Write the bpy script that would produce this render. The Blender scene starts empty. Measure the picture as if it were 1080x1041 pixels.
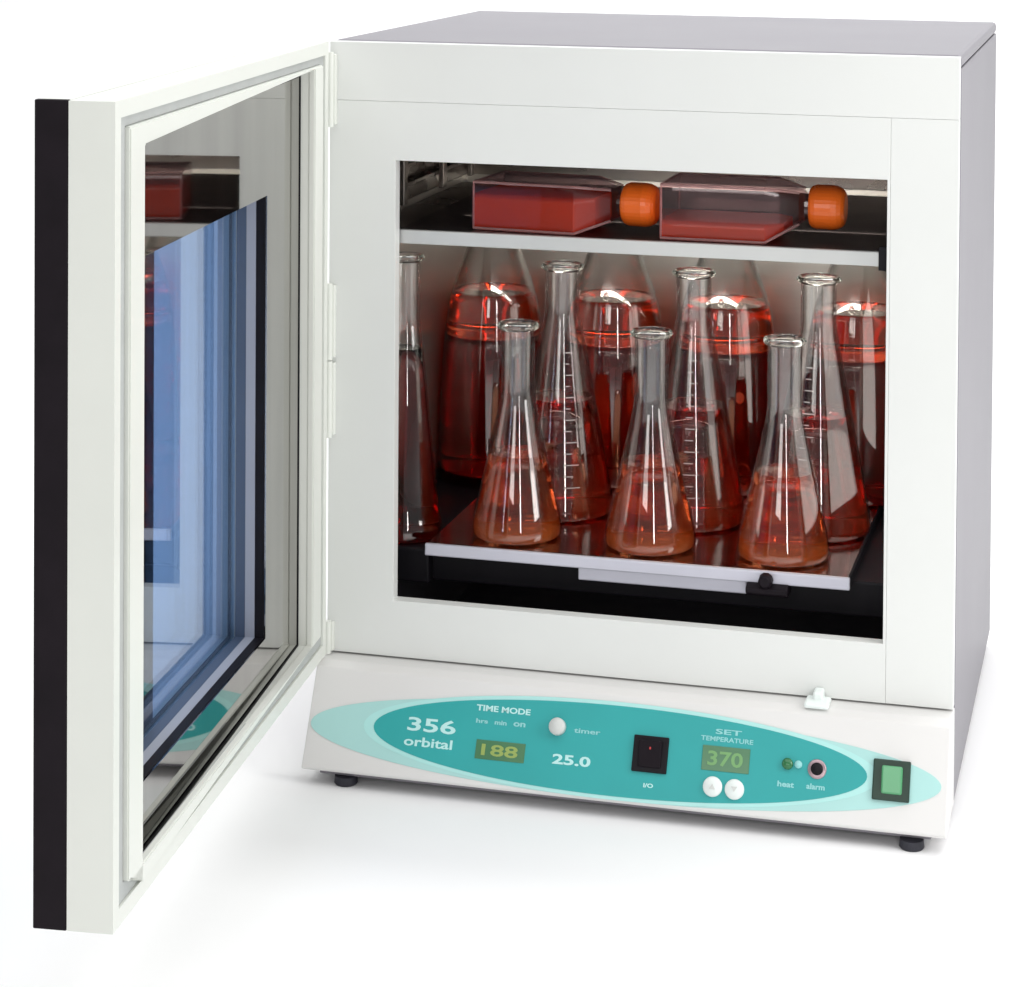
import bpy, bmesh, math, random
from mathutils import Vector, Matrix
random.seed(4)
S = bpy.context.scene
COL = S.collection
PI = math.pi

# ------------------------------------------------------------------ render / view
S.render.engine = 'CYCLES'
cy = S.cycles
cy.use_denoising = True
try:
    cy.denoiser = 'OPENIMAGEDENOISE'
except Exception:
    pass
cy.max_bounces = 24
cy.transmission_bounces = 24
cy.glossy_bounces = 8
cy.diffuse_bounces = 4
cy.transparent_max_bounces = 24
cy.sample_clamp_indirect = 30.0
cy.caustics_refractive = True
cy.caustics_reflective = True
cy.blur_glossy = 0.5
S.view_settings.view_transform = 'Standard'
S.view_settings.look = 'None'
S.view_settings.gamma = 1.0
S.view_settings.exposure = 0.0
S.view_settings.use_curve_mapping = False

# ------------------------------------------------------------------ materials
def nt(name):
    m = bpy.data.materials.new(name)
    m.use_nodes = True
    m.node_tree.nodes.clear()
    return m, m.node_tree.nodes, m.node_tree.links

def paint(name, col, rough=0.45, var=0.04, scale=9.0, metallic=0.0, bump=0.0, bscale=400.0, spec=0.5, rvar=0.1, stretch=None):
    """procedural paint / metal / plastic: colour and gloss vary gently, optional fine grain"""
    m, N, L = nt(name)
    out = N.new('ShaderNodeOutputMaterial')
    p = N.new('ShaderNodeBsdfPrincipled')
    L.new(p.outputs[0], out.inputs[0])
    p.inputs['Metallic'].default_value = metallic
    p.inputs['Specular IOR Level'].default_value = spec
    tc = N.new('ShaderNodeTexCoord')
    src = tc.outputs['Object']
    if stretch:
        mp = N.new('ShaderNodeMapping')
        mp.inputs['Scale'].default_value = stretch
        L.new(src, mp.inputs[0]); src = mp.outputs[0]
    no = N.new('ShaderNodeTexNoise')
    no.inputs['Scale'].default_value = scale
    no.inputs['Detail'].default_value = 5.0
    L.new(src, no.inputs['Vector'])
    cr = N.new('ShaderNodeValToRGB')
    cr.color_ramp.elements[0].position = 0.3
    cr.color_ramp.elements[1].position = 0.7
    cr.color_ramp.elements[0].color = tuple(c * (1 - var) for c in col) + (1,)
    cr.color_ramp.elements[1].color = tuple(min(1, c * (1 + var)) for c in col) + (1,)
    L.new(no.outputs['Fac'], cr.inputs[0])
    L.new(cr.outputs[0], p.inputs['Base Color'])
    mr = N.new('ShaderNodeMapRange')
    mr.inputs['To Min'].default_value = max(0.0, rough - rvar * 0.5)
    mr.inputs['To Max'].default_value = min(1.0, rough + rvar * 0.5)
    L.new(no.outputs['Fac'], mr.inputs['Value'])
    L.new(mr.outputs[0], p.inputs['Roughness'])
    if bump > 0:
        n2 = N.new('ShaderNodeTexNoise')
        n2.inputs['Scale'].default_value = bscale
        n2.inputs['Detail'].default_value = 3.0
        L.new(src, n2.inputs['Vector'])
        b = N.new('ShaderNodeBump')
        b.inputs['Strength'].default_value = bump
        b.inputs['Distance'].default_value = 0.001
        L.new(n2.outputs['Fac'], b.inputs['Height'])
        L.new(b.outputs[0], p.inputs['Normal'])
    return m

def glass(name, ior=1.47, tint=(1, 1, 1), rough=0.0, absorb=None, density=0.0):
    m, N, L = nt(name)
    out = N.new('ShaderNodeOutputMaterial')
    g = N.new('ShaderNodeBsdfGlass')
    g.inputs['Color'].default_value = tint + (1,)
    g.inputs['IOR'].default_value = ior
    g.inputs['Roughness'].default_value = rough
    L.new(g.outputs[0], out.inputs['Surface'])
    if absorb:
        v = N.new('ShaderNodeVolumeAbsorption')
        v.inputs['Color'].default_value = absorb + (1,)
        v.inputs['Density'].default_value = density
        L.new(v.outputs[0], out.inputs['Volume'])
    return m

def broth(name, body, absorb, density, turbid, vary=0.5, base_glow=None):
    """clear dyed liquid, slightly turbid"""
    m, N, L = nt(name)
    out = N.new('ShaderNodeOutputMaterial')
    g = N.new('ShaderNodeBsdfGlass'); g.inputs['IOR'].default_value = 1.34
    g.inputs['Color'].default_value = (1, 0.97, 0.95, 1); g.inputs['Roughness'].default_value = 0.0
    d = N.new('ShaderNodeBsdfTranslucent'); d.inputs[0].default_value = body + (1,)
    d2 = N.new('ShaderNodeBsdfDiffuse'); d2.inputs[0].default_value = body + (1,)
    a = N.new('ShaderNodeMixShader'); a.inputs[0].default_value = 0.5
    L.new(d.outputs[0], a.inputs[1]); L.new(d2.outputs[0], a.inputs[2])
    tc = N.new('ShaderNodeTexCoord'); no = N.new('ShaderNodeTexNoise')
    no.inputs['Scale'].default_value = 45; no.inputs['Detail'].default_value = 4
    L.new(tc.outputs['Object'], no.inputs['Vector'])
    mr = N.new('ShaderNodeMapRange'); mr.inputs['From Min'].default_value = 0.3; mr.inputs['From Max'].default_value = 0.7
    mr.inputs['To Min'].default_value = turbid * (1 - vary); mr.inputs['To Max'].default_value = turbid * (1 + vary)
    L.new(no.outputs['Fac'], mr.inputs['Value'])
    fac = mr.outputs[0]
    if base_glow:                                   # imitates the glow at the base with more diffuse body colour
        zt_, amt = base_glow
        sp = N.new('ShaderNodeSeparateXYZ'); L.new(tc.outputs['Object'], sp.inputs[0])
        m2 = N.new('ShaderNodeMapRange'); m2.interpolation_type = 'SMOOTHSTEP'
        m2.inputs['From Min'].default_value = 0.004; m2.inputs['From Max'].default_value = zt_
        m2.inputs['To Min'].default_value = amt; m2.inputs['To Max'].default_value = 0.0
        L.new(sp.outputs['Z'], m2.inputs['Value'])
        ad = N.new('ShaderNodeMath'); ad.operation = 'ADD'; ad.use_clamp = True
        L.new(fac, ad.inputs[0]); L.new(m2.outputs[0], ad.inputs[1]); fac = ad.outputs[0]
    mx = N.new('ShaderNodeMixShader'); L.new(fac, mx.inputs[0])
    L.new(g.outputs[0], mx.inputs[1]); L.new(a.outputs[0], mx.inputs[2])
    L.new(mx.outputs[0], out.inputs['Surface'])
    v = N.new('ShaderNodeVolumeAbsorption'); v.inputs['Color'].default_value = absorb + (1,); v.inputs['Density'].default_value = density
    L.new(v.outputs[0], out.inputs['Volume'])
    return m

def pane(name, tint, base=0.04, edge=None):
    """thin window glass: Schlick reflection over a clear tinted sheet"""
    m, N, L = nt(name)
    out = N.new('ShaderNodeOutputMaterial')
    mix = N.new('ShaderNodeMixShader')
    tr = N.new('ShaderNodeBsdfTransparent')
    tr.inputs[0].default_value = tint + (1,)
    gl = N.new('ShaderNodeBsdfGlossy')
    gl.inputs['Roughness'].default_value = 0.0
    gl.inputs['Color'].default_value = (1, 1, 1, 1)
    lw = N.new('ShaderNodeLayerWeight')
    if edge:                                     # a curved shell is seen edge-on through more glass
        p2 = N.new('ShaderNodeMath'); p2.operation = 'POWER'; p2.inputs[1].default_value = 3.0
        L.new(lw.outputs['Facing'], p2.inputs[0])
        mc = N.new('ShaderNodeMix'); mc.data_type = 'RGBA'
        mc.inputs['A'].default_value = tint + (1,); mc.inputs['B'].default_value = edge + (1,)
        L.new(p2.outputs[0], mc.inputs['Factor']); L.new(mc.outputs['Result'], tr.inputs[0])
    lw.inputs['Blend'].default_value = 0.5
    pw = N.new('ShaderNodeMath'); pw.operation = 'POWER'; pw.inputs[1].default_value = 5.0
    ma = N.new('ShaderNodeMath'); ma.operation = 'MULTIPLY_ADD'
    ma.inputs[1].default_value = 1 - base; ma.inputs[2].default_value = base
    L.new(lw.outputs['Facing'], pw.inputs[0]); L.new(pw.outputs[0], ma.inputs[0])
    L.new(ma.outputs[0], mix.inputs[0])
    L.new(tr.outputs[0], mix.inputs[1]); L.new(gl.outputs[0], mix.inputs[2])
    L.new(mix.outputs[0], out.inputs[0])
    return m

M = {}
M['floor'] = paint('studio_white_paper', (0.93, 0.93, 0.935), 0.7, 0.006, 2.0, spec=0.2)
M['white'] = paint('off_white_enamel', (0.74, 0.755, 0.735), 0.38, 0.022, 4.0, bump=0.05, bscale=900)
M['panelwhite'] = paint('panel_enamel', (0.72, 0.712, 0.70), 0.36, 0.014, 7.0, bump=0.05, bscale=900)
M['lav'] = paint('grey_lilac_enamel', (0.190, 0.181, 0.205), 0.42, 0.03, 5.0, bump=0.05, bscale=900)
M['doorwhite'] = paint('door_enamel', (0.74, 0.76, 0.71), 0.42, 0.02, 7.0, bump=0.05, bscale=900)
M['gasket'] = paint('grey_rubber', (0.45, 0.47, 0.46), 0.6, 0.06, 30.0)
M['blackplastic'] = paint('black_plastic', (0.010, 0.007, 0.010), 0.55, 0.2, 30.0, spec=0.12)
M['black'] = paint('black_enamel', (0.008, 0.007, 0.010), 0.5, 0.25, 12.0, spec=0.2)
M['darkrubber'] = paint('dark_rubber', (0.02, 0.02, 0.03), 0.6, 0.2, 40.0)
M['steel'] = paint('brushed_steel', (0.62, 0.60, 0.57), 0.28, 0.06, 3.0, metallic=1.0, bump=0.12, bscale=60, stretch=(1, 1, 25))
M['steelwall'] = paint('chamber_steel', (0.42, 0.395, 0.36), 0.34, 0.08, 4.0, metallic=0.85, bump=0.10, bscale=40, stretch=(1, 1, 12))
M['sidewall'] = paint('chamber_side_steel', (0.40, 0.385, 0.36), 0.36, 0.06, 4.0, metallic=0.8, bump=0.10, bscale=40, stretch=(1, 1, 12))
M['shelf'] = paint('shelf_steel', (0.60, 0.61, 0.60), 0.42, 0.05, 8.0, metallic=0.4)
M['shelftop'] = paint('shelf_dark_sheet', (0.12, 0.10, 0.10), 0.3, 0.1, 20.0, metallic=0.9)
M['tray'] = paint('tray_alloy', (0.58, 0.58, 0.66), 0.35, 0.05, 8.0, metallic=0.25)
M['liner'] = paint('polished_liner', (0.37, 0.36, 0.345), 0.035, 0.14, 5.0, metallic=1.0, rvar=0.03, stretch=(3, 3, 0.5))
M['reveal'] = paint('grey_reveal', (0.34, 0.36, 0.42), 0.5, 0.04, 6.0)
M['spacer'] = paint('blue_grey_spacer', (0.07, 0.10, 0.16), 0.4, 0.06, 12.0)
M['pane'] = pane('blue_tint_pane', (0.68, 0.785, 0.915), 0.12)
M['glass'] = pane('borosilicate_shell', (0.985, 0.99, 0.985), 0.05, (0.20, 0.21, 0.21))
M['rimglass'] = glass('borosilicate_rim', 1.47, (0.97, 0.98, 0.97))
M['plastic_clear'] = pane('clear_polystyrene', (0.975, 0.88, 0.89), 0.035)
M['liq_light'] = broth('orange_broth', (1.0, 0.25, 0.04), (0.995, 0.46, 0.10), 18.0, 0.018, base_glow=(0.032, 0.30))

M['liq_band'] = broth('amber_layer', (0.95, 0.16, 0.02), (0.98, 0.42, 0.10), 36.0, 0.06)
M['liq_mid'] = broth('red_broth', (1.0, 0.14, 0.03), (0.97, 0.36, 0.13), 42.0, 0.012, base_glow=(0.07, 0.09))
M['liq_dark'] = broth('deep_red_broth', (0.6, 0.05, 0.02), (0.93, 0.30, 0.20), 62.0, 0.008)
M['medium'] = broth('red_medium', (1.0, 0.13, 0.06), (0.985, 0.36, 0.30), 13.0, 0.56, 0.0)
M['orangecap'] = paint('orange_cap', (0.97, 0.165, 0.016), 0.28, 0.06, 20.0)
M['teal'] = paint('teal_membrane', (0.03, 0.36, 0.36), 0.4, 0.05, 10.0, spec=0.35)
M['paleteal'] = paint('pale_teal_print', (0.40, 0.68, 0.655), 0.36, 0.03, 10.0)
M['halo'] = paint('light_teal_print', (0.42, 0.75, 0.72), 0.36, 0.03, 10.0)
M['ink'] = paint('white_ink', (0.50, 0.80, 0.78), 0.5, 0.02, 20.0)
M['grad'] = paint('grey_white_ink', (0.45, 0.44, 0.43), 0.6, 0.05, 60.0)
M['shadedsteel'] = paint('shaded_chamber_steel', (0.20, 0.18, 0.165), 0.28, 0.2, 9.0, metallic=1.0, bump=0.2, bscale=30)  # chamber steel with the upper compartment's shade put into its colour
M['edge'] = broth('edge_highlight_plastic', (0.85, 0.55, 0.55), (1, 1, 1), 0.0, 0.40, 0.2)  # milky colour imitates highlights along the moulded flask edges
M['slimdark'] = broth('dark_brown_broth', (0.3, 0.03, 0.02), (0.85, 0.12, 0.10), 60.0, 0.0)
M['inkblue'] = paint('pale_ink', (0.28, 0.62, 0.62), 0.5, 0.02, 20.0)
M['display'] = paint('display_window', (0.075, 0.20, 0.10), 0.15, 0.05, 20.0)
M['digit'] = paint('display_digit', (0.30, 0.40, 0.10), 0.3, 0.05, 20.0)
M['digitg'] = paint('display_digit_green', (0.16, 0.36, 0.13), 0.3, 0.05, 20.0)
M['bezel'] = paint('green_black_bezel', (0.010, 0.035, 0.022), 0.35, 0.1, 20.0)
M['rocker'] = paint('green_rocker', (0.10, 0.35, 0.165), 0.25, 0.05, 20.0)
M['button'] = paint('white_button', (0.80, 0.86, 0.84), 0.35, 0.02, 20.0)
M['greyknob'] = paint('grey_knob', (0.62, 0.64, 0.62), 0.35, 0.03, 20.0)
M['ledgreen'] = paint('green_lamp', (0.03, 0.16, 0.06), 0.2, 0.05, 20.0)
M['jack'] = paint('metal_ring', (0.45, 0.33, 0.36), 0.3, 0.05, 20.0, metallic=0.7)
M['mat'] = paint('polished_tray', (0.36, 0.31, 0.30), 0.13, 0.15, 30.0, metallic=1.0)
M['red'] = paint('red_mark', (0.5, 0.03, 0.03), 0.4, 0.05, 20.0)

# ------------------------------------------------------------------ helpers
def obj(name, bm, mat, parent=None, smooth=False, loc=None):
    bmesh.ops.recalc_face_normals(bm, faces=bm.faces)
    me = bpy.data.meshes.new(name)
    bm.to_mesh(me); bm.free()
    for m in (mat if isinstance(mat, (list, tuple)) else [mat]):
        me.materials.append(m)
    if smooth:
        me.polygons.foreach_set('use_smooth', [True] * len(me.polygons))
    o = bpy.data.objects.new(name, me)
    COL.objects.link(o)
    if parent is not None:
        o.parent = parent
    if loc:
        o.location = loc
    return o

def thing(name, label, cat, loc=(0, 0, 0), group=None):
    o = bpy.data.objects.new(name, None)
    COL.objects.link(o)
    o.empty_display_size = 0.05
    o.location = loc
    o['label'] = label; o['category'] = cat
    if group: o['group'] = group
    return o

def box(bm, x0, x1, y0, y1, z0, z1, bev=0.0, seg=2, mi=0):
    r = bmesh.ops.create_cube(bm, size=1.0)
    vs = r['verts']
    for v in vs:
        v.co = Vector(((x0 + x1) / 2 + v.co.x * (x1 - x0), (y0 + y1) / 2 + v.co.y * (y1 - y0), (z0 + z1) / 2 + v.co.z * (z1 - z0)))
    fs = set(f for v in vs for f in v.link_faces)
    for f in fs: f.material_index = mi
    if bev > 0:
        es = list(set(e for v in vs for e in v.link_edges))
        bmesh.ops.bevel(bm, geom=es, offset=bev, segments=seg, affect='EDGES', profile=0.5)

def lathe(bm, prof, seg=56, close=False):
    """prof: list of (r, z); r==0 ends become poles"""
    rings = []
    for r, z in prof:
        if r < 1e-6:
            rings.append([bm.verts.new((0, 0, z))])
        else:
            rings.append([bm.verts.new((r * math.cos(2 * PI * i / seg), r * math.sin(2 * PI * i / seg), z)) for i in range(seg)])
    pairs = list(zip(rings, rings[1:]))
    if close: pairs.append((rings[-1], rings[0]))
    for a, b in pairs:
        for i in range(seg):
            j = (i + 1) % seg
            if len(a) == 1 and len(b) == 1: continue
            if len(a) == 1: bm.faces.new((a[0], b[j], b[i]))
            elif len(b) == 1: bm.faces.new((a[i], a[j], b[0]))
            else: bm.faces.new((a[i], a[j], b[j], b[i]))

def prism_x(bm, prof, x0, x1, bev=0.0, seg=3):
    """polygon prof of (y, z) extruded along X"""
    a = [bm.verts.new((x0, y, z)) for y, z in prof]
    b = [bm.verts.new((x1, y, z)) for y, z in prof]
    n = len(prof)
    bm.faces.new(a); bm.faces.new(b[::-1])
    for i in range(n):
        j = (i + 1) % n
        bm.faces.new((a[i], b[i], b[j], a[j]))
    if bev > 0:
        bmesh.ops.bevel(bm, geom=list(bm.edges), offset=bev, segments=seg, affect='EDGES', profile=0.5)


def plate_hole(bm, x0, x1, z0, z1, hx0, hx1, hz0, hz1, y0, y1):
    """rectangular plate in XZ with a rectangular hole, between y0 and y1"""
    O = [(x0, z0), (x1, z0), (x1, z1), (x0, z1)]
    I = [(hx0, hz0), (hx1, hz0), (hx1, hz1), (hx0, hz1)]
    vo = [[bm.verts.new((x, y, z)) for x, z in O] for y in (y0, y1)]
    vi = [[bm.verts.new((x, y, z)) for x, z in I] for y in (y0, y1)]
    for i in range(4):
        j = (i + 1) % 4
        bm.faces.new((vo[0][i], vo[0][j], vi[0][j], vi[0][i]))
        bm.faces.new((vo[1][i], vi[1][i], vi[1][j], vo[1][j]))
        bm.faces.new((vo[0][i], vo[1][i], vo[1][j], vo[0][j]))
        bm.faces.new((vi[0][i], vi[0][j], vi[1][j], vi[1][i]))

# ------------------------------------------------------------------ camera (solved from the photograph)
f_, cx_, cy_ = 2490.834, 554.254, -81.503
CX, CY, CZ, yaw, pit, rol = 0.761908, -2.150869, 0.844858, -0.257918, 0.0217647, 0.0065958
F = Vector((math.sin(yaw) * math.cos(pit), math.cos(yaw) * math.cos(pit), -math.sin(pit)))
R0 = F.cross(Vector((0, 0, 1))).normalized(); U0 = R0.cross(F)
Rv = R0 * math.cos(rol) + U0 * math.sin(rol); Uv = -R0 * math.sin(rol) + U0 * math.cos(rol)
cam = bpy.data.cameras.new('camera')
cam.lens = f_ / 1080 * 36; cam.sensor_width = 36; cam.sensor_fit = 'HORIZONTAL'
cam.shift_x = (540 - cx_) / 1080
cam.shift_y = (cy_ - 520.5) / 1080
cam.clip_start = 0.05; cam.clip_end = 100
co = bpy.data.objects.new('camera', cam); COL.objects.link(co)
co.matrix_world = Matrix(((Rv.x, Uv.x, -F.x, CX), (Rv.y, Uv.y, -F.y, CY), (Rv.z, Uv.z, -F.z, CZ), (0, 0, 0, 1)))
S.camera = co

# ------------------------------------------------------------------ setting: white studio sweep
FZ = -0.017
bm = bmesh.new()
prof = [(-7, FZ), (2.2, FZ)]
for k in range(1, 13):
    a = k / 12 * PI / 2
    prof.append((2.2 + 1.2 * math.sin(a), FZ + 1.2 * (1 - math.cos(a))))
prof.append((3.4, 4.5))
A = [bm.verts.new((-6, y, z)) for y, z in prof]; B = [bm.verts.new((7, y, z)) for y, z in prof]
for i in range(len(prof) - 1):
    bm.faces.new((A[i], B[i], B[i + 1], A[i + 1]))
fl = obj('floor', bm, M['floor'], smooth=True)
fl['kind'] = 'structure'; fl['label'] = 'seamless white studio floor sweeping up behind the incubator'

# ------------------------------------------------------------------ the incubator
W, H, D = 0.6, 0.6808, 0.5185
ZS = 0.0875
OX0, OX1, OZ0, OZ1 = 0.0674, 0.5357, 0.143, 0.5671
SZ = 0.4975
inc = thing('incubator', 'white benchtop incubator with its glass door swung open and teal control panel', 'incubator', (0, 0, FZ))
def P(name, bm, mat, parent=inc, smooth=False):
    o = obj(name, bm, mat, parent, smooth)
    if parent is inc: o.location = (0, 0, -FZ)
    return o

# casing: top, sides, back, underside as one shell
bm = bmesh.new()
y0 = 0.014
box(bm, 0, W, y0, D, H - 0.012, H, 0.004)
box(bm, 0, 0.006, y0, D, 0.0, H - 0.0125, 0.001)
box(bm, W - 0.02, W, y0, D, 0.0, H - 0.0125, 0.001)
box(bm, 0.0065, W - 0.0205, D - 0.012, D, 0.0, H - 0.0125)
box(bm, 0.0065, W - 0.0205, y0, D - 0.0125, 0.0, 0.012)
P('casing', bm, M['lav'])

# off-white front: plate with the chamber opening, top rail and right stile split by thin seams
bm = bmesh.new()
zt = 0.6235; xs = 0.5385; g = 0.0001
plate_hole(bm, 0.0005, xs - g, ZS + 0.0012, zt - g, OX0, OX1, OZ0, OZ1, 0.0, 0.0135)
box(bm, xs + g, W - 0.0005, 0.0003, 0.0135, ZS + 0.0012, zt - g)
box(bm, 0.0005, W - 0.0005, 0.0002, 0.0135, zt + g, H - 0.001)
es = [e for e in bm.edges]
bmesh.ops.bevel(bm, geom=es, offset=0.00035, segments=2, affect='EDGES', profile=0.5)
P('front_frame', bm, M['white'])
bm = bmesh.new()
box(bm, 0.004, W - 0.004, 0.0135, 0.0139, OZ1 + 0.004, H - 0.006)
box(bm, OX1 + 0.001, W - 0.004, 0.0135, 0.0139, ZS + 0.004, OZ1 + 0.0035)
P('seam_backing', bm, M['doorwhite'])

# chamber liner (open box)
cx0, cx1, cy0, cy1, cz0, cz1 = 0.0075, W - 0.022, 0.0145, 0.45, 0.1405, 0.5745
bm = bmesh.new()
t = 0.0012
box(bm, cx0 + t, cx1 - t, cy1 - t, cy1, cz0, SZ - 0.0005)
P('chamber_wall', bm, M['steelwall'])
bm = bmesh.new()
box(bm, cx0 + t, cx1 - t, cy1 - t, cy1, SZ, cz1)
P('chamber_wall', bm, M['shadedsteel'])
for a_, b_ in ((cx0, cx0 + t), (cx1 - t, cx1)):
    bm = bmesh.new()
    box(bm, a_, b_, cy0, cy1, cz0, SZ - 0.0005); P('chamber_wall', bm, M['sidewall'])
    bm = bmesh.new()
    box(bm, a_, b_, cy0, cy1, SZ, cz1); P('chamber_wall', bm, M['shadedsteel'])
# rack rails on the side wall
bm = bmesh.new()
for z in (0.515, 0.535, 0.555):
    box(bm, cx0 + t, cx0 + 0.012, 0.03, 0.43, z, z + 0.005, 0.001)
for y in (0.05, 0.16, 0.30, 0.41):
    box(bm, cx0 + 0.012, cx0 + 0.018, y, y + 0.012, 0.50, 0.565, 0.001)
P('shelf_rail', bm, M['shadedsteel'])

# upper shelf
bm = bmesh.new()
box(bm, cx0 + 0.0014, 0.0615, 0.026, 0.43, SZ - 0.010, SZ - 0.007, 0.0005)
P('shelf_gap_strip', bm, M['shadedsteel'])  # dark strip added to hide the bright wall below the gap
shf = P('shelf', (lambda b: (box(b, 0.0625, 0.535, 0.024, 0.40, SZ - 0.0022, SZ, 0.0004), b)[1])(bmesh.new()), M['shelftop'])
bm = bmesh.new()
box(bm, 0.0625, 0.529, 0.0178, 0.0236, SZ - 0.0128, SZ + 0.0006, 0.0012)
l = obj('front_lip', bm, M['shelf'], shf)
for x in (0.150, 0.385):
    bm = bmesh.new()
    box(bm, x, x + 0.035, 0.03, 0.06, SZ - 0.0095, SZ - 0.0025, 0.001)
    obj('stiffener', bm, M['steel'], shf)
for x0, x1 in ((0.0595, 0.0652), (0.5268, 0.5345)):
    bm = bmesh.new()
    box(bm, x0, x1, 0.0142, 0.0176, SZ - 0.016, SZ + 0.006, 0.0008)
    P('shelf_bracket', bm, M['black'])

# shaker platform
TZ = 0.1865
bm = bmesh.new()
box(bm, 0.02, 0.565, 0.075, 0.43, 0.1425, TZ - 0.0108, 0.002)
box(bm, 0.012, 0.0845, 0.0605, 0.43, 0.143, TZ - 0.010, 0.002)
P('shaker_base', bm, M['black'])
bm = bmesh.new()
box(bm, 0.0860, 0.4995, 0.0475, 0.425, TZ - 0.0105, TZ - 0.0002, 0.0014)
tr = P('shaker_tray', bm, M['black'])
bm = bmesh.new()
box(bm, 0.0855, 0.500, 0.0425, 0.0472, TZ - 0.0105, TZ + 0.0012, 0.0012)
obj('front_lip', bm, M['tray'], tr)
bm = bmesh.new()
box(bm, 0.238, 0.402, 0.050, 0.0745, TZ - 0.024, TZ - 0.0109, 0.0012)
obj('mounting_plate', bm, M['tray'], tr)
bm = bmesh.new()
box(bm, 0.0875, 0.498, 0.0476, 0.42, TZ - 0.0003, TZ + 0.0010, 0.0004)
obj('grip_mat', bm, M['mat'], tr)
bm = bmesh.new()
prism_x(bm, [(0.0325, TZ - 0.0175), (0.0325, TZ - 0.0125), (0.0415, TZ - 0.0095), (0.0600, TZ - 0.0125), (0.0600, TZ - 0.0215), (0.0400, TZ - 0.0215)], 0.4035, 0.4430, 0.0012, 2)
obj('clamp_lever', bm, M['blackplastic'], tr)
bm = bmesh.new()
lathe(bm, [(0, -0.006), (0.0055, -0.006), (0.0070, -0.004), (0.0065, 0.004), (0.0045, 0.006), (0, 0.006)], 10)
for v in bm.verts: v.co = Vector((v.co.x, -v.co.z, v.co.y)) + Vector((0.4220, 0.0355, TZ - 0.0055))
obj('clamp_knob', bm, M['blackplastic'], tr)

# ---- control panel
p0 = Vector((0, -0.028, 0.083)); p1 = Vector((0, -0.070, 0.0))
sd = (p1 - p0).normalized(); LN = (p1 - p0).length
pn = Vector((1, 0, 0)).cross(sd); pn = -pn if pn.y > 0 else pn
bm = bmesh.new()
prism_x(bm, [(0.0135, 0.0868), (-0.018, 0.0868), (-0.0285, 0.0825), (-0.0705, 0.0005), (-0.0690, -0.002), (0.0135, -0.002)], 0.0, W, 0.0012, 2)
cp = P('control_panel', bm, M['panelwhite'])
bm = bmesh.new()
box(bm, 0.014, W - 0.014, -0.058, D - 0.02, -0.0085, -0.0022, 0.001)
P('base_plate', bm, M['lav'])
# frame for the sloped face: local x = world x, local y = up the slope, local z = outward normal
PM = Matrix(((1, 0, 0), (0, -sd.y, -sd.z), (0, 0, 0))).to_4x4()
ax, ay, az = Vector((1, 0, 0)), -sd, pn
PM = Matrix(((ax.x, ay.x, az.x, p0.x), (ax.y, ay.y, az.y, p0.y), (ax.z, ay.z, az.z, p0.z), (0, 0, 0, 1)))
OFF = 0.0012
def onp(name, bm, mat, smooth=False, parent=cp):
    for v in bm.verts:
        v.co = PM @ (v.co + Vector((0, 0, OFF)))
    return obj(name, bm, mat, parent, smooth)

def oval(bm, pts, z0, z1):
    a = [bm.verts.new((x, -s, z0)) for x, s in pts]; b = [bm.verts.new((x, -s, z1)) for x, s in pts]
    n = len(pts)
    bm.faces.new(a[::-1]); bm.faces.new(b)
    for i in range(n):
        j = (i + 1) % n
        bm.faces.new((a[i], a[j], b[j], b[i]))
def ell(cx, cs, a, b, tilt=0.0, n=96, pw=2.0):
    r = []
    for k in range(n):
        th = 2 * PI * k / n
        c, s_ = math.cos(th), math.sin(th)
        x = a * abs(c) ** (2 / pw) * (1 if c >= 0 else -1); s = b * abs(s_) ** (2 / pw) * (1 if s_ >= 0 else -1)
        r.append((cx + x, cs + s + tilt * x))
    return r
bm = bmesh.new(); oval(bm, ell(0.2985, 0.0520, 0.2955, 0.0400, 0.0, pw=2.0), -0.0009, -0.00012)
onp('pale_print', bm, M['paleteal'])
bm = bmesh.new(); oval(bm, ell(0.2970, 0.0493, 0.2415, 0.0428, 0.0, pw=2.0), -0.0005, 0.0001)
onp('light_border', bm, M['halo'])
bm = bmesh.new(); oval(bm, ell(0.2970, 0.0495, 0.2315, 0.0395, 0.0, pw=2.0), -0.0005, 0.0004)
onp('teal_overlay', bm, M['teal'])

def text(name, s, x0, s0, h, width, mat, depth=0.0003, bold=0.0, z=0.0008, parent=cp):
    """white print on the sloped face: (x0, s0) is the lower-left corner, fitted to a width"""
    cu = bpy.data.curves.new('lettering_curve', 'FONT')
    cu.body = s; cu.size = 1.0; cu.extrude = 0.001; cu.offset = bold; cu.resolution_u = 3
    tmp = bpy.data.objects.new('lettering_tmp', cu); COL.objects.link(tmp)
    bpy.context.view_layer.update()
    me = bpy.data.meshes.new_from_object(tmp.evaluated_get(bpy.context.evaluated_depsgraph_get()))
    bpy.data.objects.remove(tmp); bpy.data.curves.remove(cu)
    xs_ = [v.co.x for v in me.vertices]; ys = [v.co.y for v in me.vertices]
    wx, hy = max(xs_) - min(xs_), max(ys) - min(ys)
    mx, my = min(xs_), min(ys)
    for v in me.vertices:
        l = Vector(((v.co.x - mx) / wx * width + x0, (v.co.y - my) / hy * h - s0, z + OFF - 0.0005 + (depth if v.co.z > 0 else 0)))
        v.co = PM @ l
    me.materials.append(mat)
    o = bpy.data.objects.new(name, me); COL.objects.link(o); o.parent = parent
    return o

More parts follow.
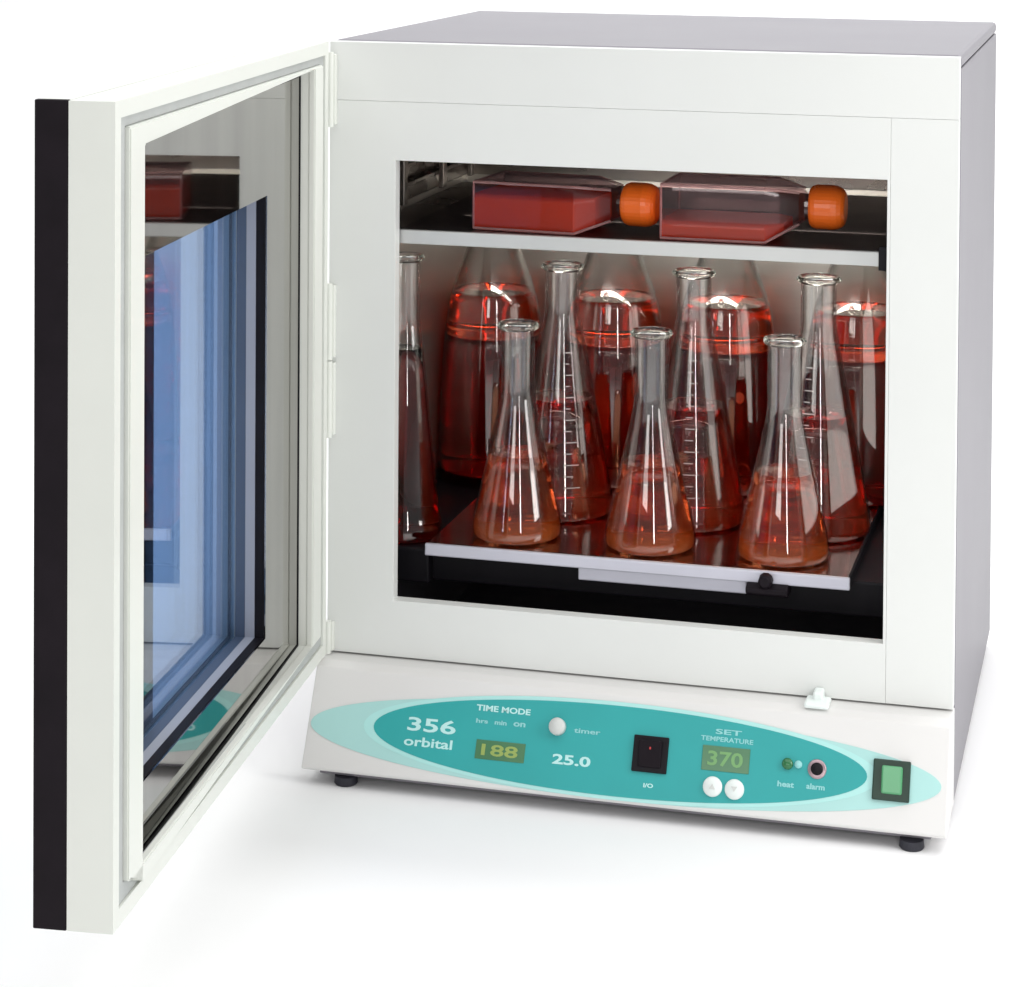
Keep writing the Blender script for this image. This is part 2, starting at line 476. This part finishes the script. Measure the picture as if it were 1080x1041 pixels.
text('lettering', '356', 0.0985, 0.0505, 0.0125, 0.047, M['ink'], bold=0.02)
text('lettering', 'orbital', 0.0970, 0.0640, 0.0085, 0.047, M['ink'], bold=0.02)
text('lettering', 'TIME MODE', 0.163, 0.0265, 0.0055, 0.052, M['ink'], bold=0.03)
for k, w in enumerate(('hrs', 'min', 'on')):
    text('lettering', w, 0.164 + k * 0.0180, 0.0375, 0.0040, 0.0115, M['inkblue'], bold=0.03)
text('lettering', 'timer', 0.2580, 0.0375, 0.0042, 0.025, M['inkblue'], bold=0.02)
text('lettering', '25.0', 0.2405, 0.0665, 0.0090, 0.036, M['ink'], bold=0.03)
text('lettering', 'I/O', 0.3275, 0.0785, 0.0038, 0.009, M['ink'], bold=0.03)
text('lettering', 'SET', 0.3895, 0.0260, 0.0045, 0.024, M['inkblue'], bold=0.02)
text('lettering', 'TEMPERATURE', 0.3765, 0.0325, 0.0042, 0.048, M['inkblue'], bold=0.02)
text('lettering', 'heat', 0.4490, 0.0655, 0.0050, 0.0150, M['inkblue'], bold=0.03)
text('lettering', 'alarm', 0.4750, 0.0650, 0.0050, 0.0165, M['inkblue'], bold=0.03)

def disp(x0, x1, s0, s1, digits, dm):
    bm = bmesh.new(); box(bm, x0, x1, -s1, -s0, -0.0004, 0.0010, 0.0003)
    onp('display', bm, M['display'])
    w = (x1 - x0); h = (s1 - s0)
    text('digits', digits, x0 + w * 0.12, s0 + h * 0.80, h * 0.6, w * 0.74, dm, z=0.00155, depth=0.0002, bold=0.02)
disp(0.1668, 0.2140, 0.0520, 0.0690, '188', M['digit'])
disp(0.3790, 0.4225, 0.0365, 0.0580, '370', M['digitg'])

def disc(name, x, s, r, h, mat, dome=0.0, seg=28, parent=cp):
    bm = bmesh.new()
    lathe(bm, [(0, -0.0004), (r, -0.0004), (r, h * 0.7), (r * 0.88, h), (0, h + dome)], seg)
    for v in bm.verts: v.co = v.co + Vector((x, -s, 0))
    return onp(name, bm, mat, True, parent)
disc('selector_knob', 0.2426, 0.0340, 0.0078, 0.008, M['greyknob'])
disc('push_button', 0.3909, 0.0717, 0.0088, 0.003, M['button'], 0.001)
disc('push_button', 0.4109, 0.0721, 0.0088, 0.003, M['button'], 0.001)
for x, rot in ((0.3909, 1), (0.4109, -1)):       # small arrow marks on the two buttons
    bm = bmesh.new()
    tri = [(x - 0.0028, 0.072 + 0.002 * rot), (x + 0.0028, 0.072 + 0.002 * rot), (x, 0.072 - 0.0025 * rot)]
    oval(bm, tri, 0.0036, 0.0042); onp('arrow_mark', bm, M['greyknob'])
disc('socket_ring', 0.4836, 0.0475, 0.0085, 0.0015, M['jack'])
disc('socket', 0.4836, 0.0475, 0.0055, 0.0040, M['black'])
disc('indicator_lamp', 0.4570, 0.0456, 0.0050, 0.0035, M['ledgreen'], 0.001)
disc('indicator_lamp', 0.4668, 0.0452, 0.0034, 0.0030, M['inkblue'], 0.001)

bm = bmesh.new(); box(bm, 0.3152, 0.3476, -0.0655, -0.0338, -0.0004, 0.0028, 0.0008)
onp('switch_bezel', bm, M['black'])
bm = bmesh.new(); box(bm, 0.3205, 0.3423, -0.0615, -0.0378, 0.0, 0.0058, 0.0014)
for v in bm.verts: v.co.z += (v.co.y + 0.05) * 0.16
onp('black_rocker', bm, M['blackplastic'])
bm = bmesh.new(); box(bm, 0.3310, 0.3325, -0.0460, -0.0415, 0.0058, 0.0068, 0.0002)
onp('switch_mark', bm, M['red'])
bm = bmesh.new(); box(bm, 0.5336, 0.5666, -0.0680, -0.0333, -0.0004, 0.0030, 0.0010)
onp('power_bezel', bm, M['bezel'])
bm = bmesh.new(); box(bm, 0.5415, 0.5600, -0.0625, -0.0388, 0.0, 0.0060, 0.0016)
for v in bm.verts: v.co.z += (v.co.y + 0.05) * 0.14
onp('green_rocker', bm, M['rocker'])
# white catch above the panel
bm = bmesh.new()
box(bm, 0.4745, 0.4835, -0.016, -0.0005, 0.0880, 0.0985, 0.002)
box(bm, 0.4675, 0.4900, -0.026, -0.003, 0.0862, 0.0915, 0.002)
P('door_catch', bm, M['button'])

# feet
for x, y in ((0.0390, -0.054), (0.5690, -0.058), (0.0425, 0.46), (0.5650, 0.46)):
    bm = bmesh.new()
    lathe(bm, [(0, 0), (0.0100, 0), (0.0112, 0.0015), (0.0106, 0.0082), (0, 0.0082)], 28)
    for v in bm.verts: v.co += Vector((x, y, FZ))
    P('foot', bm, M['darkrubber'], smooth=False)

# ---- door (local: x = s from hinge to free edge, y = inward normal, z up)
ang = 1.664119
u = Vector((-math.cos(ang), -math.sin(ang), 0)); nin = Vector((math.sin(ang), -math.cos(ang), 0))
hp = Vector((0.0034, -0.01064, 0))
DM = Matrix(((u.x, nin.x, 0, hp.x), (u.y, nin.y, 0, hp.y), (0, 0, 1, 0), (0, 0, 0, 1)))
def dmesh(bm):
    for v in bm.verts: v.co = DM @ v.co
    return bm
WD, TS, TB = 0.6124, 0.0344, 0.0250
Z0, Z1 = ZS + 0.0015, H
hs0, hs1, hz0, hz1 = 0.172, 0.527, 0.158, 0.555          # window hole
def dplate(bm, s0, s1, z0, z1, a0, a1, b0, b1, y0_, y1_, sag=0.0):
    n0 = len(bm.verts)
    plate_hole(bm, s0, s1, z0, z1, a0, a1, b0, b1, y0_, y1_)
    bm.verts.ensure_lookup_table()
    if sag:
        for v in list(bm.verts)[n0:]:
            if a0 - 1e-6 <= v.co.x <= a1 + 1e-6 and b0 - 1e-6 <= v.co.z <= b1 + 1e-6:
                v.co.z -= sag * (v.co.x - 0.306)
SAG = 0.030
bm = bmesh.new()
dplate(bm, 0.002, WD, Z0, Z1, 0.060, 0.553, 0.108, 0.652, -0.0125, -0.0045, SAG)   # recessed bed of the frame
dplate(bm, 0.002, WD, Z0, Z1, 0.0145, WD - 0.0125, Z0 + 0.0125, Z1 - 0.0125, -0.0045, 0.0)
dplate(bm, 0.002, WD, Z0, Z1, hs0 - 0.003, hs1 + 0.003, hz0 - 0.003, hz1 + 0.003, -TS, -0.0142)
dplate(bm, 0.002, WD, Z0, Z1, 0.0585, 0.5545, 0.0980, 0.6625, -0.0142, -0.0125)
bmesh.ops.remove_doubles(bm, verts=bm.verts, dist=1e-6)
door = P('door', dmesh(bm), M['doorwhite'])
bm = bmesh.new()
dplate(bm, 0.030, WD - 0.0270, Z0 + 0.0265, Z1 - 0.0205, 0.0605, 0.5525, 0.1085, 0.6515, -0.0046, 0.0022, SAG)
bmesh.ops.bevel(bm, geom=list(bm.edges), offset=0.0012, segments=2, affect='EDGES')
obj('inner_frame', dmesh(bm), M['doorwhite'], door)
bm = bmesh.new()
dplate(bm, 0.0150, WD - 0.0130, Z0 + 0.0130, Z1 - 0.0130, 0.0295, WD - 0.0265, Z0 + 0.0260, Z1 - 0.0200, -0.0046, -0.0020)
obj('gasket', dmesh(bm), M['gasket'], door)
bm = bmesh.new()
dplate(bm, 0.0590, 0.5540, 0.0985, 0.6622, hs0, hs1, hz0, hz1, -0.0138, -0.0126)
obj('polished_liner', dmesh(bm), M['liner'], door)
bm = bmesh.new()
dplate(bm, 0.0604, 0.5526, 0.1084, 0.6516, 0.0615, 0.5515, 0.1097, 0.6503, -0.0125, -0.0118, SAG)
obj('glazing_seal', dmesh(bm), M['black'], door)
bm = bmesh.new()
dplate(bm, hs0 - 0.0028, hs1 + 0.0028, hz0 - 0.0028, hz1 + 0.0028, hs0 + 0.0005, hs1 - 0.0005, hz0 + 0.0005, hz1 - 0.0005, -0.0225, -0.0143)
obj('window_seal', dmesh(bm), M['black'], door)
bm = bmesh.new()
dplate(bm, hs0 - 0.0028, hs1 + 0.0028, hz0 - 0.0028, hz1 + 0.0028, hs0 + 0.0005, hs1 - 0.0005, hz0 + 0.0005, hz1 - 0.0005, -0.0315, -0.0227)
obj('window_reveal', dmesh(bm), M['reveal'], door)
bm = bmesh.new()
dplate(bm, hs0 - 0.0028, hs1 + 0.0028, hz0 - 0.0028, hz1 + 0.0028, hs0 + 0.0005, hs1 - 0.0005, hz0 + 0.0005, hz1 - 0.0005, -0.0405, -0.0317)
obj('pane_spacer', dmesh(bm), M['spacer'], door)
bm = bmesh.new()
dplate(bm, hs0 - 0.0026, hs1 + 0.0026, hz0 - 0.0026, hz1 + 0.0026, hs0 + 0.0005, 0.388, hz0 + 0.0005, hz1 - 0.0005, -0.0475, -0.0455)
obj('pane_mask', dmesh(bm), M['black'], door)
for ya in (-0.0420, -0.0550):
    bm = bmesh.new(); box(bm, hs0 - 0.0026, hs1 + 0.0026, ya - 0.003, ya, hz0 - 0.0026, hz1 + 0.0026)
    obj('window_pane', dmesh(bm), M['pane'], door)
bm = bmesh.new()
dplate(bm, 0.0, WD - 0.0065, Z0, Z1, hs0 - 0.0030, hs1 + 0.0030, hz0 - 0.0030, hz1 + 0.0030, -TS - TB, -TS - 0.0003)
bmesh.ops.bevel(bm, geom=list(bm.edges), offset=0.0010, segments=2, affect='EDGES')
obj('outer_panel', dmesh(bm), M['doorwhite'], door)
bm = bmesh.new()
box(bm, WD - 0.0062, WD, -TS - TB - 0.0005, -TS - 0.0004, Z0 - 0.0005, Z1 + 0.0005, 0.0010)
obj('edge_trim', dmesh(bm), M['blackplastic'], door)

# hinges along the left edge
for z0, z1 in ((0.600, 0.668), (0.375, 0.445), (0.300, 0.370), (0.0905, 0.118)):
    bm = bmesh.new()
    box(bm, 0.0025, 0.0085, -0.0065, 0.0, z0, z1, 0.001)
    lathe_b = bmesh.new()
    lathe(lathe_b, [(0, z0 - 0.002), (0.0032, z0 - 0.002), (0.0032, z1 + 0.002), (0, z1 + 0.002)], 16)
    for v in lathe_b.verts: v.co += Vector((0.0035, -0.0075, 0))
    tmp = bpy.data.meshes.new('tmp'); lathe_b.to_mesh(tmp); lathe_b.free(); bm.from_mesh(tmp); bpy.data.meshes.remove(tmp)
    P('hinge', bm, M['doorwhite'])

# ------------------------------------------------------------------ glassware
def smooth_prof(pts, it=2):
    for _ in range(it):
        q = [pts[0]]
        for a, b in zip(pts, pts[1:]):
            q.append((a[0] * .75 + b[0] * .25, a[1] * .75 + b[1] * .25)); q.append((a[0] * .25 + b[0] * .75, a[1] * .25 + b[1] * .75))
        q.append(pts[-1]); pts = q
    return pts

def conical(h, r, nr, zsh, th=0.0019, wide=None):
    """outer profile of a conical flask, base at z = 0"""
    if wide is None:
        key = [(r * 0.80, 0.0), (r * 0.96, 0.0), (r * 1.01, 0.006), (r * 0.985, 0.016), (r * 0.9, 0.034 * r / 0.044),
               (nr + (r * 0.9 - nr) * 0.12, zsh - 0.010), (nr, zsh + 0.006), (nr, zsh + 0.02)]
    else:
        key = wide
    prof = smooth_prof(key, 2)
    prof = [(0, 0.0012), (r * 0.5, 0.0006)] + prof
    top = [(nr, h - 0.0075), (nr, h - 0.0064)]
    outer = prof + top
    # inner wall by offsetting along the profile normal
    inner = []
    for i in range(len(prof) + 1):
        p = outer[i]
        a = outer[max(0, i - 1)]; b = outer[i + 1]
        dx, dz = b[0] - a[0], b[1] - a[1]; l = math.hypot(dx, dz) or 1
        nx, nz = -dz / l, dx / l
        x, z = p[0] + nx * th, p[1] + nz * th
        inner.append((max(0, x), z))
    inner[0] = (0, inner[0][1])
    inner.append((nr - th + 0.0002, h - 0.0066))
    return outer, inner

def make_flask(h, r, nr, zsh, level, liq, wide=None, marks=True, name='conical_flask', layer=None):
    outer, inner = conical(h, r, nr, zsh, wide=wide)
    t = bpy.data.objects.new(name, None); COL.objects.link(t); t.empty_display_size = 0.03
    bm = bmesh.new()
    lathe(bm, outer + inner[::-1], 64)
    obj('glass_body', bm, M['glass'], t, True)
    # liquid follows the inner wall, a hair into the glass, with a meniscus
    bm = bmesh.new()                      # thick fire-polished rim
    ro = nr + 0.0042; ri = nr - 0.0012
    lathe(bm, [(ri, h - 0.0052), (nr + 0.0014, h - 0.0062), (ro, h - 0.0042), (ro + 0.0002, h - 0.0020), (nr + 0.0026, h + 0.0003), (nr + 0.0004, h + 0.0006), (ri, h - 0.0010)], 64, close=True)
    obj('rim', bm, M['rimglass'], t, True)
    def slab(za, zb, top):
        def rz(z):
            for p, q in zip(inner, inner[1:]):
                if p[1] <= z <= q[1] and q[1] > p[1]:
                    return p[0] + (q[0] - p[0]) * (z - p[1]) / (q[1] - p[1])
            return inner[0][0]
        pts = []
        if za > 0: pts += [(0, za), (rz(za) + 0.0003, za)]
        pts += [((x + 0.0003) if x > 0 else 0, z - (0.0003 if za <= 0 else 0)) for x, z in inner if za < z < zb]
        rl = rz(zb)
        if top: pts += [(rl + 0.0003, zb), (rl - 0.0012, zb - 0.0009), (rl - 0.004, zb - 0.0013), (0, zb - 0.0014)]
        else: pts += [(rl + 0.0003, zb), (0, zb)]
        return pts
    cuts = [(0, level, liq, 'liquid')]
    if layer:
        zl, lm, below, nm = layer
        cuts = [(0, zl, lm if below else liq, nm if below else 'liquid'), (zl + 0.0002, level, liq if below else lm, 'liquid' if below else nm)]
    for za, zb, lmat, nm in cuts:
        bm = bmesh.new(); lathe(bm, slab(za, zb, zb == level), 64)
        obj(nm, bm, lmat, t, True)
    if marks:
        bm = bmesh.new()
        def rad(z):
            for a, b in zip(outer[2:], outer[3:]):
                if a[1] <= z <= b[1] and b[1] > a[1]: return a[0] + (b[0] - a[0]) * (z - a[1]) / (b[1] - a[1])
            return nr
        z = 0.035
        k = 0
        while z < zsh * 0.86:
            n = 5 if k % 2 == 0 else 3
            r0 = rad(z) + 0.00025; r1 = rad(z + 0.0010) + 0.00025
            a0 = -PI / 2 - 0.12
            va, vb = [], []
            for q in range(n + 1):
                a = a0 + q * 0.07
                va.append(bm.verts.new((r0 * math.cos(a), r0 * math.sin(a), z))); vb.append(bm.verts.new((r1 * math.cos(a), r1 * math.sin(a), z + 0.0010)))
            for q in range(n): bm.faces.new((va[q], va[q + 1], vb[q + 1], vb[q]))
            z += 0.011; k += 1
        obj('graduation_marks', bm, M['grad'], t)
    return t

def place(o, loc, rz, label, group, cat='flask'):
    o.location = loc; o.rotation_euler = (0, 0, rz)
    o['label'] = label; o['category'] = cat; o['group'] = group
    return o
def dup(o):
    r = o.copy(); COL.objects.link(r)
    for ch in list(o.children):
        c = ch.copy(); COL.objects.link(c); c.parent = r
    return r
MATZ = TZ + 0.0013
front = make_flask(0.211, 0.0445, 0.0165, 0.136, 0.083, M['liq_light'], marks=False)
G1 = 'small conical flasks in the front row'
place(front, (0.1645, 0.096, MATZ), 0.2, 'small conical flask of orange liquid standing at the left end of the tray front', G1)
place(dup(front), (0.2990, 0.096, MATZ), 0.0, 'small conical flask of orange liquid in the middle of the front row', G1)
place(dup(front), (0.4295, 0.096, MATZ), -0.3, 'small conical flask of orange liquid at the right end of the front row', G1)
mid = make_flask(0.2545, 0.054, 0.0178, 0.197, 0.118, M['liq_mid'])
G2 = 'tall conical flasks in the second row'
place(mid, (0.1845, 0.197, MATZ), 0.4, 'tall conical flask with empty neck rising behind the left front flask', G2)
place(dup(mid), (0.3215, 0.197, MATZ), 0.1, 'tall conical flask rising between the middle and right front flasks', G2)
place(dup(mid), (0.4480, 0.197, MATZ), -0.2, 'tall conical flask whose neck rises just right of the right front flask', G2)
slim = make_flask(0.283, 0.0375, 0.0140, 0.210, 0.190, M['slimdark'], marks=False)
place(slim, (0.0465, 0.102, TZ - 0.0098), 0.0, 'slim dark flask at the far left, half cut off by the opening edge', 'slim flask')
del slim['group']
bw = [(0.048, 0.0), (0.057, 0.0), (0.0605, 0.006), (0.060, 0.02), (0.058, 0.10), (0.0525, 0.165), (0.047, 0.195), (0.038, 0.220), (0.029, 0.245), (0.0225, 0.265), (0.021, 0.275)]
back = make_flask(0.298, 0.060, 0.021, 0.25, 0.197, M['liq_dark'], wide=bw, marks=False, name='culture_bottle', layer=(0.150, M['liq_band'], False, 'amber_layer'))
G3 = 'large round flasks in the back row'
place(back, (0.0700, 0.345, MATZ), 0, 'large dark red flask in the back left corner of the chamber', G3)
place(dup(back), (0.2060, 0.345, MATZ), 0, 'large dark red flask at the back, second from the left corner', G3)
place(dup(back), (0.3290, 0.345, MATZ), 0, 'large dark red flask at the back, third from the left corner', G3)
place(dup(back), (0.4700, 0.345, MATZ), 0, 'large dark red flask in the back right corner of the chamber', G3)

# culture flasks lying on the upper shelf
def loft(bm, secs, nseg=5, zmax=None):
    """secs: (x, y0, y1, z0, z1, corner radius) rounded rectangles lofted along x, ends capped"""
    rings = []
    for x, ya, yb, za, zb, r in secs:
        ring = []
        for (cy_0, cz_0, a0) in ((yb - r, zb - r, 0), (ya + r, zb - r, PI / 2), (ya + r, za + r, PI), (yb - r, za + r, 1.5 * PI)):
            for k in range(nseg):
                a = a0 + k / (nseg - 1) * PI / 2
                ring.append(bm.verts.new((x, cy_0 + r * math.cos(a), cz_0 + r * math.sin(a))))
        rings.append(ring)
    n = len(rings[0])
    for a, b in zip(rings, rings[1:]):
        for i in range(n):
            j = (i + 1) % n
            bm.faces.new((a[i], a[j], b[j], b[i]))
    bm.faces.new(rings[0][::-1]); bm.faces.new(rings[-1])
def make_tflask(length, width, hgt, liq_h, neck_z):
    t = bpy.data.objects.new('culture_flask', None); COL.objects.link(t); t.empty_display_size = 0.03
    w = width / 2; L1 = length * 0.70; L2 = length * 0.90; nr = 0.0135
    def secs(o, zlim=None):
        c = lambda z: min(z, zlim) if zlim else z
        s = [(o, -w + o, w - o, o, c(hgt - o), 0.005), (L1, -w + o, w - o, o, c(hgt - o), 0.005)]
        if not zlim:
            s += [(L2, -0.020 + o, 0.020 - o, neck_z - nr * 1.15 + o, neck_z + nr * 1.15 - o, 0.008), (L2 + 0.004, -nr + o, nr - o, neck_z - nr + o, neck_z + nr - o, nr * 0.9 - o), (length, -nr + o, nr - o, neck_z - nr + o, neck_z + nr - o, nr * 0.9 - o)]
        else:
            s += [(L1 + (L2 - L1) * 0.55, -w * 0.62 + o, w * 0.62 - o, o + (neck_z - nr) * 0.5, max(c(hgt), o + (neck_z - nr) * 0.5 + 0.0065), 0.003)]
        return s
    bm = bmesh.new(); loft(bm, secs(0.0))
    bm2 = bmesh.new(); loft(bm2, secs(0.0016))
    bmesh.ops.recalc_face_normals(bm, faces=bm.faces); bmesh.ops.recalc_face_normals(bm2, faces=bm2.faces)
    bmesh.ops.reverse_faces(bm2, faces=bm2.faces)
    tmp = bpy.data.meshes.new('tmp'); bm2.to_mesh(tmp); bm2.free(); bm.from_mesh(tmp); bpy.data.meshes.remove(tmp)
    me = bpy.data.meshes.new('clear_body'); bm.to_mesh(me); bm.free(); me.materials.append(M['plastic_clear'])
    o = bpy.data.objects.new('clear_body', me); COL.objects.link(o); o.parent = t
    def rod(bm, a, b, r):
        a, b = Vector(a), Vector(b); d = (b - a).normalized()
        q = d.to_track_quat('Z', 'Y'); n = 8
        R = [[bm.verts.new(p + q @ Vector((r * math.cos(2 * PI * i / n), r * math.sin(2 * PI * i / n), 0))) for i in range(n)] for p in (a, b)]
        for i in range(n): bm.faces.new((R[0][i], R[0][(i + 1) % n], R[1][(i + 1) % n], R[1][i]))
        bm.faces.new(R[0][::-1]); bm.faces.new(R[1])
    bm = bmesh.new(); e = 0.0013
    c1 = [(sy * (w - e) , z) for sy, z in ((-1, e + 0.0004), (1, e + 0.0004), (1, hgt - e), (-1, hgt - e))]
    c2 = [(sy * 0.019, neck_z + sz * nr * 1.1) for sy, sz in ((-1, -1), (1, -1), (1, 1), (-1, 1))]
    for k in range(4):
        y1_, z1_ = c1[k]; y2_, z2_ = c1[(k + 1) % 4]
        rod(bm, (e, y1_, z1_), (L1, y1_, z1_), e); rod(bm, (e, y1_, z1_), (e, y2_, z2_), e * 0.8)
        rod(bm, (L1, y1_, z1_), (L2, c2[k][0], c2[k][1]), e)
    obj('moulded_edges', bm, M['edge'], t)
    bm = bmesh.new(); loft(bm, secs(0.0013, liq_h)); obj('medium', bm, M['medium'], t)
    # ribbed screw cap
    bm = bmesh.new()
    cr = 0.0205; n = 72; c0, c1 = length - 0.006, length + 0.0275
    rings = []
    for x, k in ((c0, 0.86), (c0 + 0.002, 0.96), (c0 + 0.006, 1.02), (c1 - 0.012, 1.03), (c1 - 0.007, 0.98), (c1 - 0.003, 0.88), (c1 - 0.0008, 0.74), (c1, 0.60)):
        rings.append([bm.verts.new((x, cr * k * (1.0 if i % 2 else 0.994) * math.cos(2 * PI * i / n), neck_z + cr * k * (1.0 if i % 2 else 0.994) * math.sin(2 * PI * i / n))) for i in range(n)])
    for a, b in zip(rings, rings[1:]):
        for i in range(n): bm.faces.new((a[i], a[(i + 1) % n], b[(i + 1) % n], b[i]))
    bm.faces.new(rings[0][::-1]); bm.faces.new(rings[-1])
    obj('screw_cap', bm, M['orangecap'], t)
    return t
G4 = 'culture flasks lying on the upper shelf'
ta = make_tflask(0.148, 0.085, 0.0475, 0.035, 0.0275)
place(ta, (0.1365, 0.082, SZ + 0.0004), -0.10, 'flat clear culture flask nearly full of red medium, left on the upper shelf', G4, 'culture flask')
tb = make_tflask(0.143, 0.085, 0.0535, 0.0185, 0.032)
place(tb, (0.3195, 0.074, SZ + 0.0004), -0.02, 'flat clear culture flask with shallow red medium, right on the upper shelf', G4, 'culture flask')

# ------------------------------------------------------------------ light
wd = bpy.data.worlds.new('World'); S.world = wd; wd.use_nodes = True
bg = wd.node_tree.nodes['Background']
bg.inputs[0].default_value = (0.97, 0.98, 1.0, 1); bg.inputs[1].default_value = 0.24
def area(name, loc, target, sx, sy, power, col=(1, 1, 1)):
    l = bpy.data.lights.new(name, 'AREA'); l.shape = 'RECTANGLE'; l.size = sx; l.size_y = sy; l.energy = power; l.color = col
    o = bpy.data.objects.new(name, l); COL.objects.link(o)
    o.location = loc
    o.rotation_euler = (Vector(target) - Vector(loc)).to_track_quat('-Z', 'Y').to_euler()
    return o
area('key_softbox', (0.0, -3.2, 1.35), (0.3, 0, 0.35), 0.9, 1.1, 16, (1.0, 0.985, 0.96))
area('strip_softbox', (1.25, -2.3, 0.75), (0.3, 0.1, 0.3), 0.10, 1.0, 6, (1.0, 0.985, 0.96))
area('side_softbox', (1.62, -0.40, 0.74), (0.3, 0.03, 0.30), 0.50, 0.80, 9.5, (1.0, 0.985, 0.97))
area('overhead_softbox', (0.4, -0.1, 3.2), (0.4, -0.1, 0), 4.8, 4.6, 116)
area('background_lamp', (0.4, 1.0, 3.4), (0.4, 3.4, 0.6), 4.5, 0.8, 95)
area('chamber_fill', (0.31, 0.125, SZ - 0.006), (0.31, 0.34, 0.36), 0.42, 0.022, 0.75, (1.0, 0.95, 0.86))  # unseen fill added under the shelf to brighten liquids and back wall
area('side_fill', (0.571, 0.125, 0.355), (0.0, 0.125, 0.355), 0.19, 0.25, 0.34, (1.0, 0.97, 0.92))  # unseen fill added on the right wall for pale bands on the flasks
area('side_fill', (0.0125, 0.050, 0.385), (0.6, 0.050, 0.385), 0.06, 0.20, 0.06, (1.0, 0.97, 0.92))  # weaker unseen fill added at the left wall
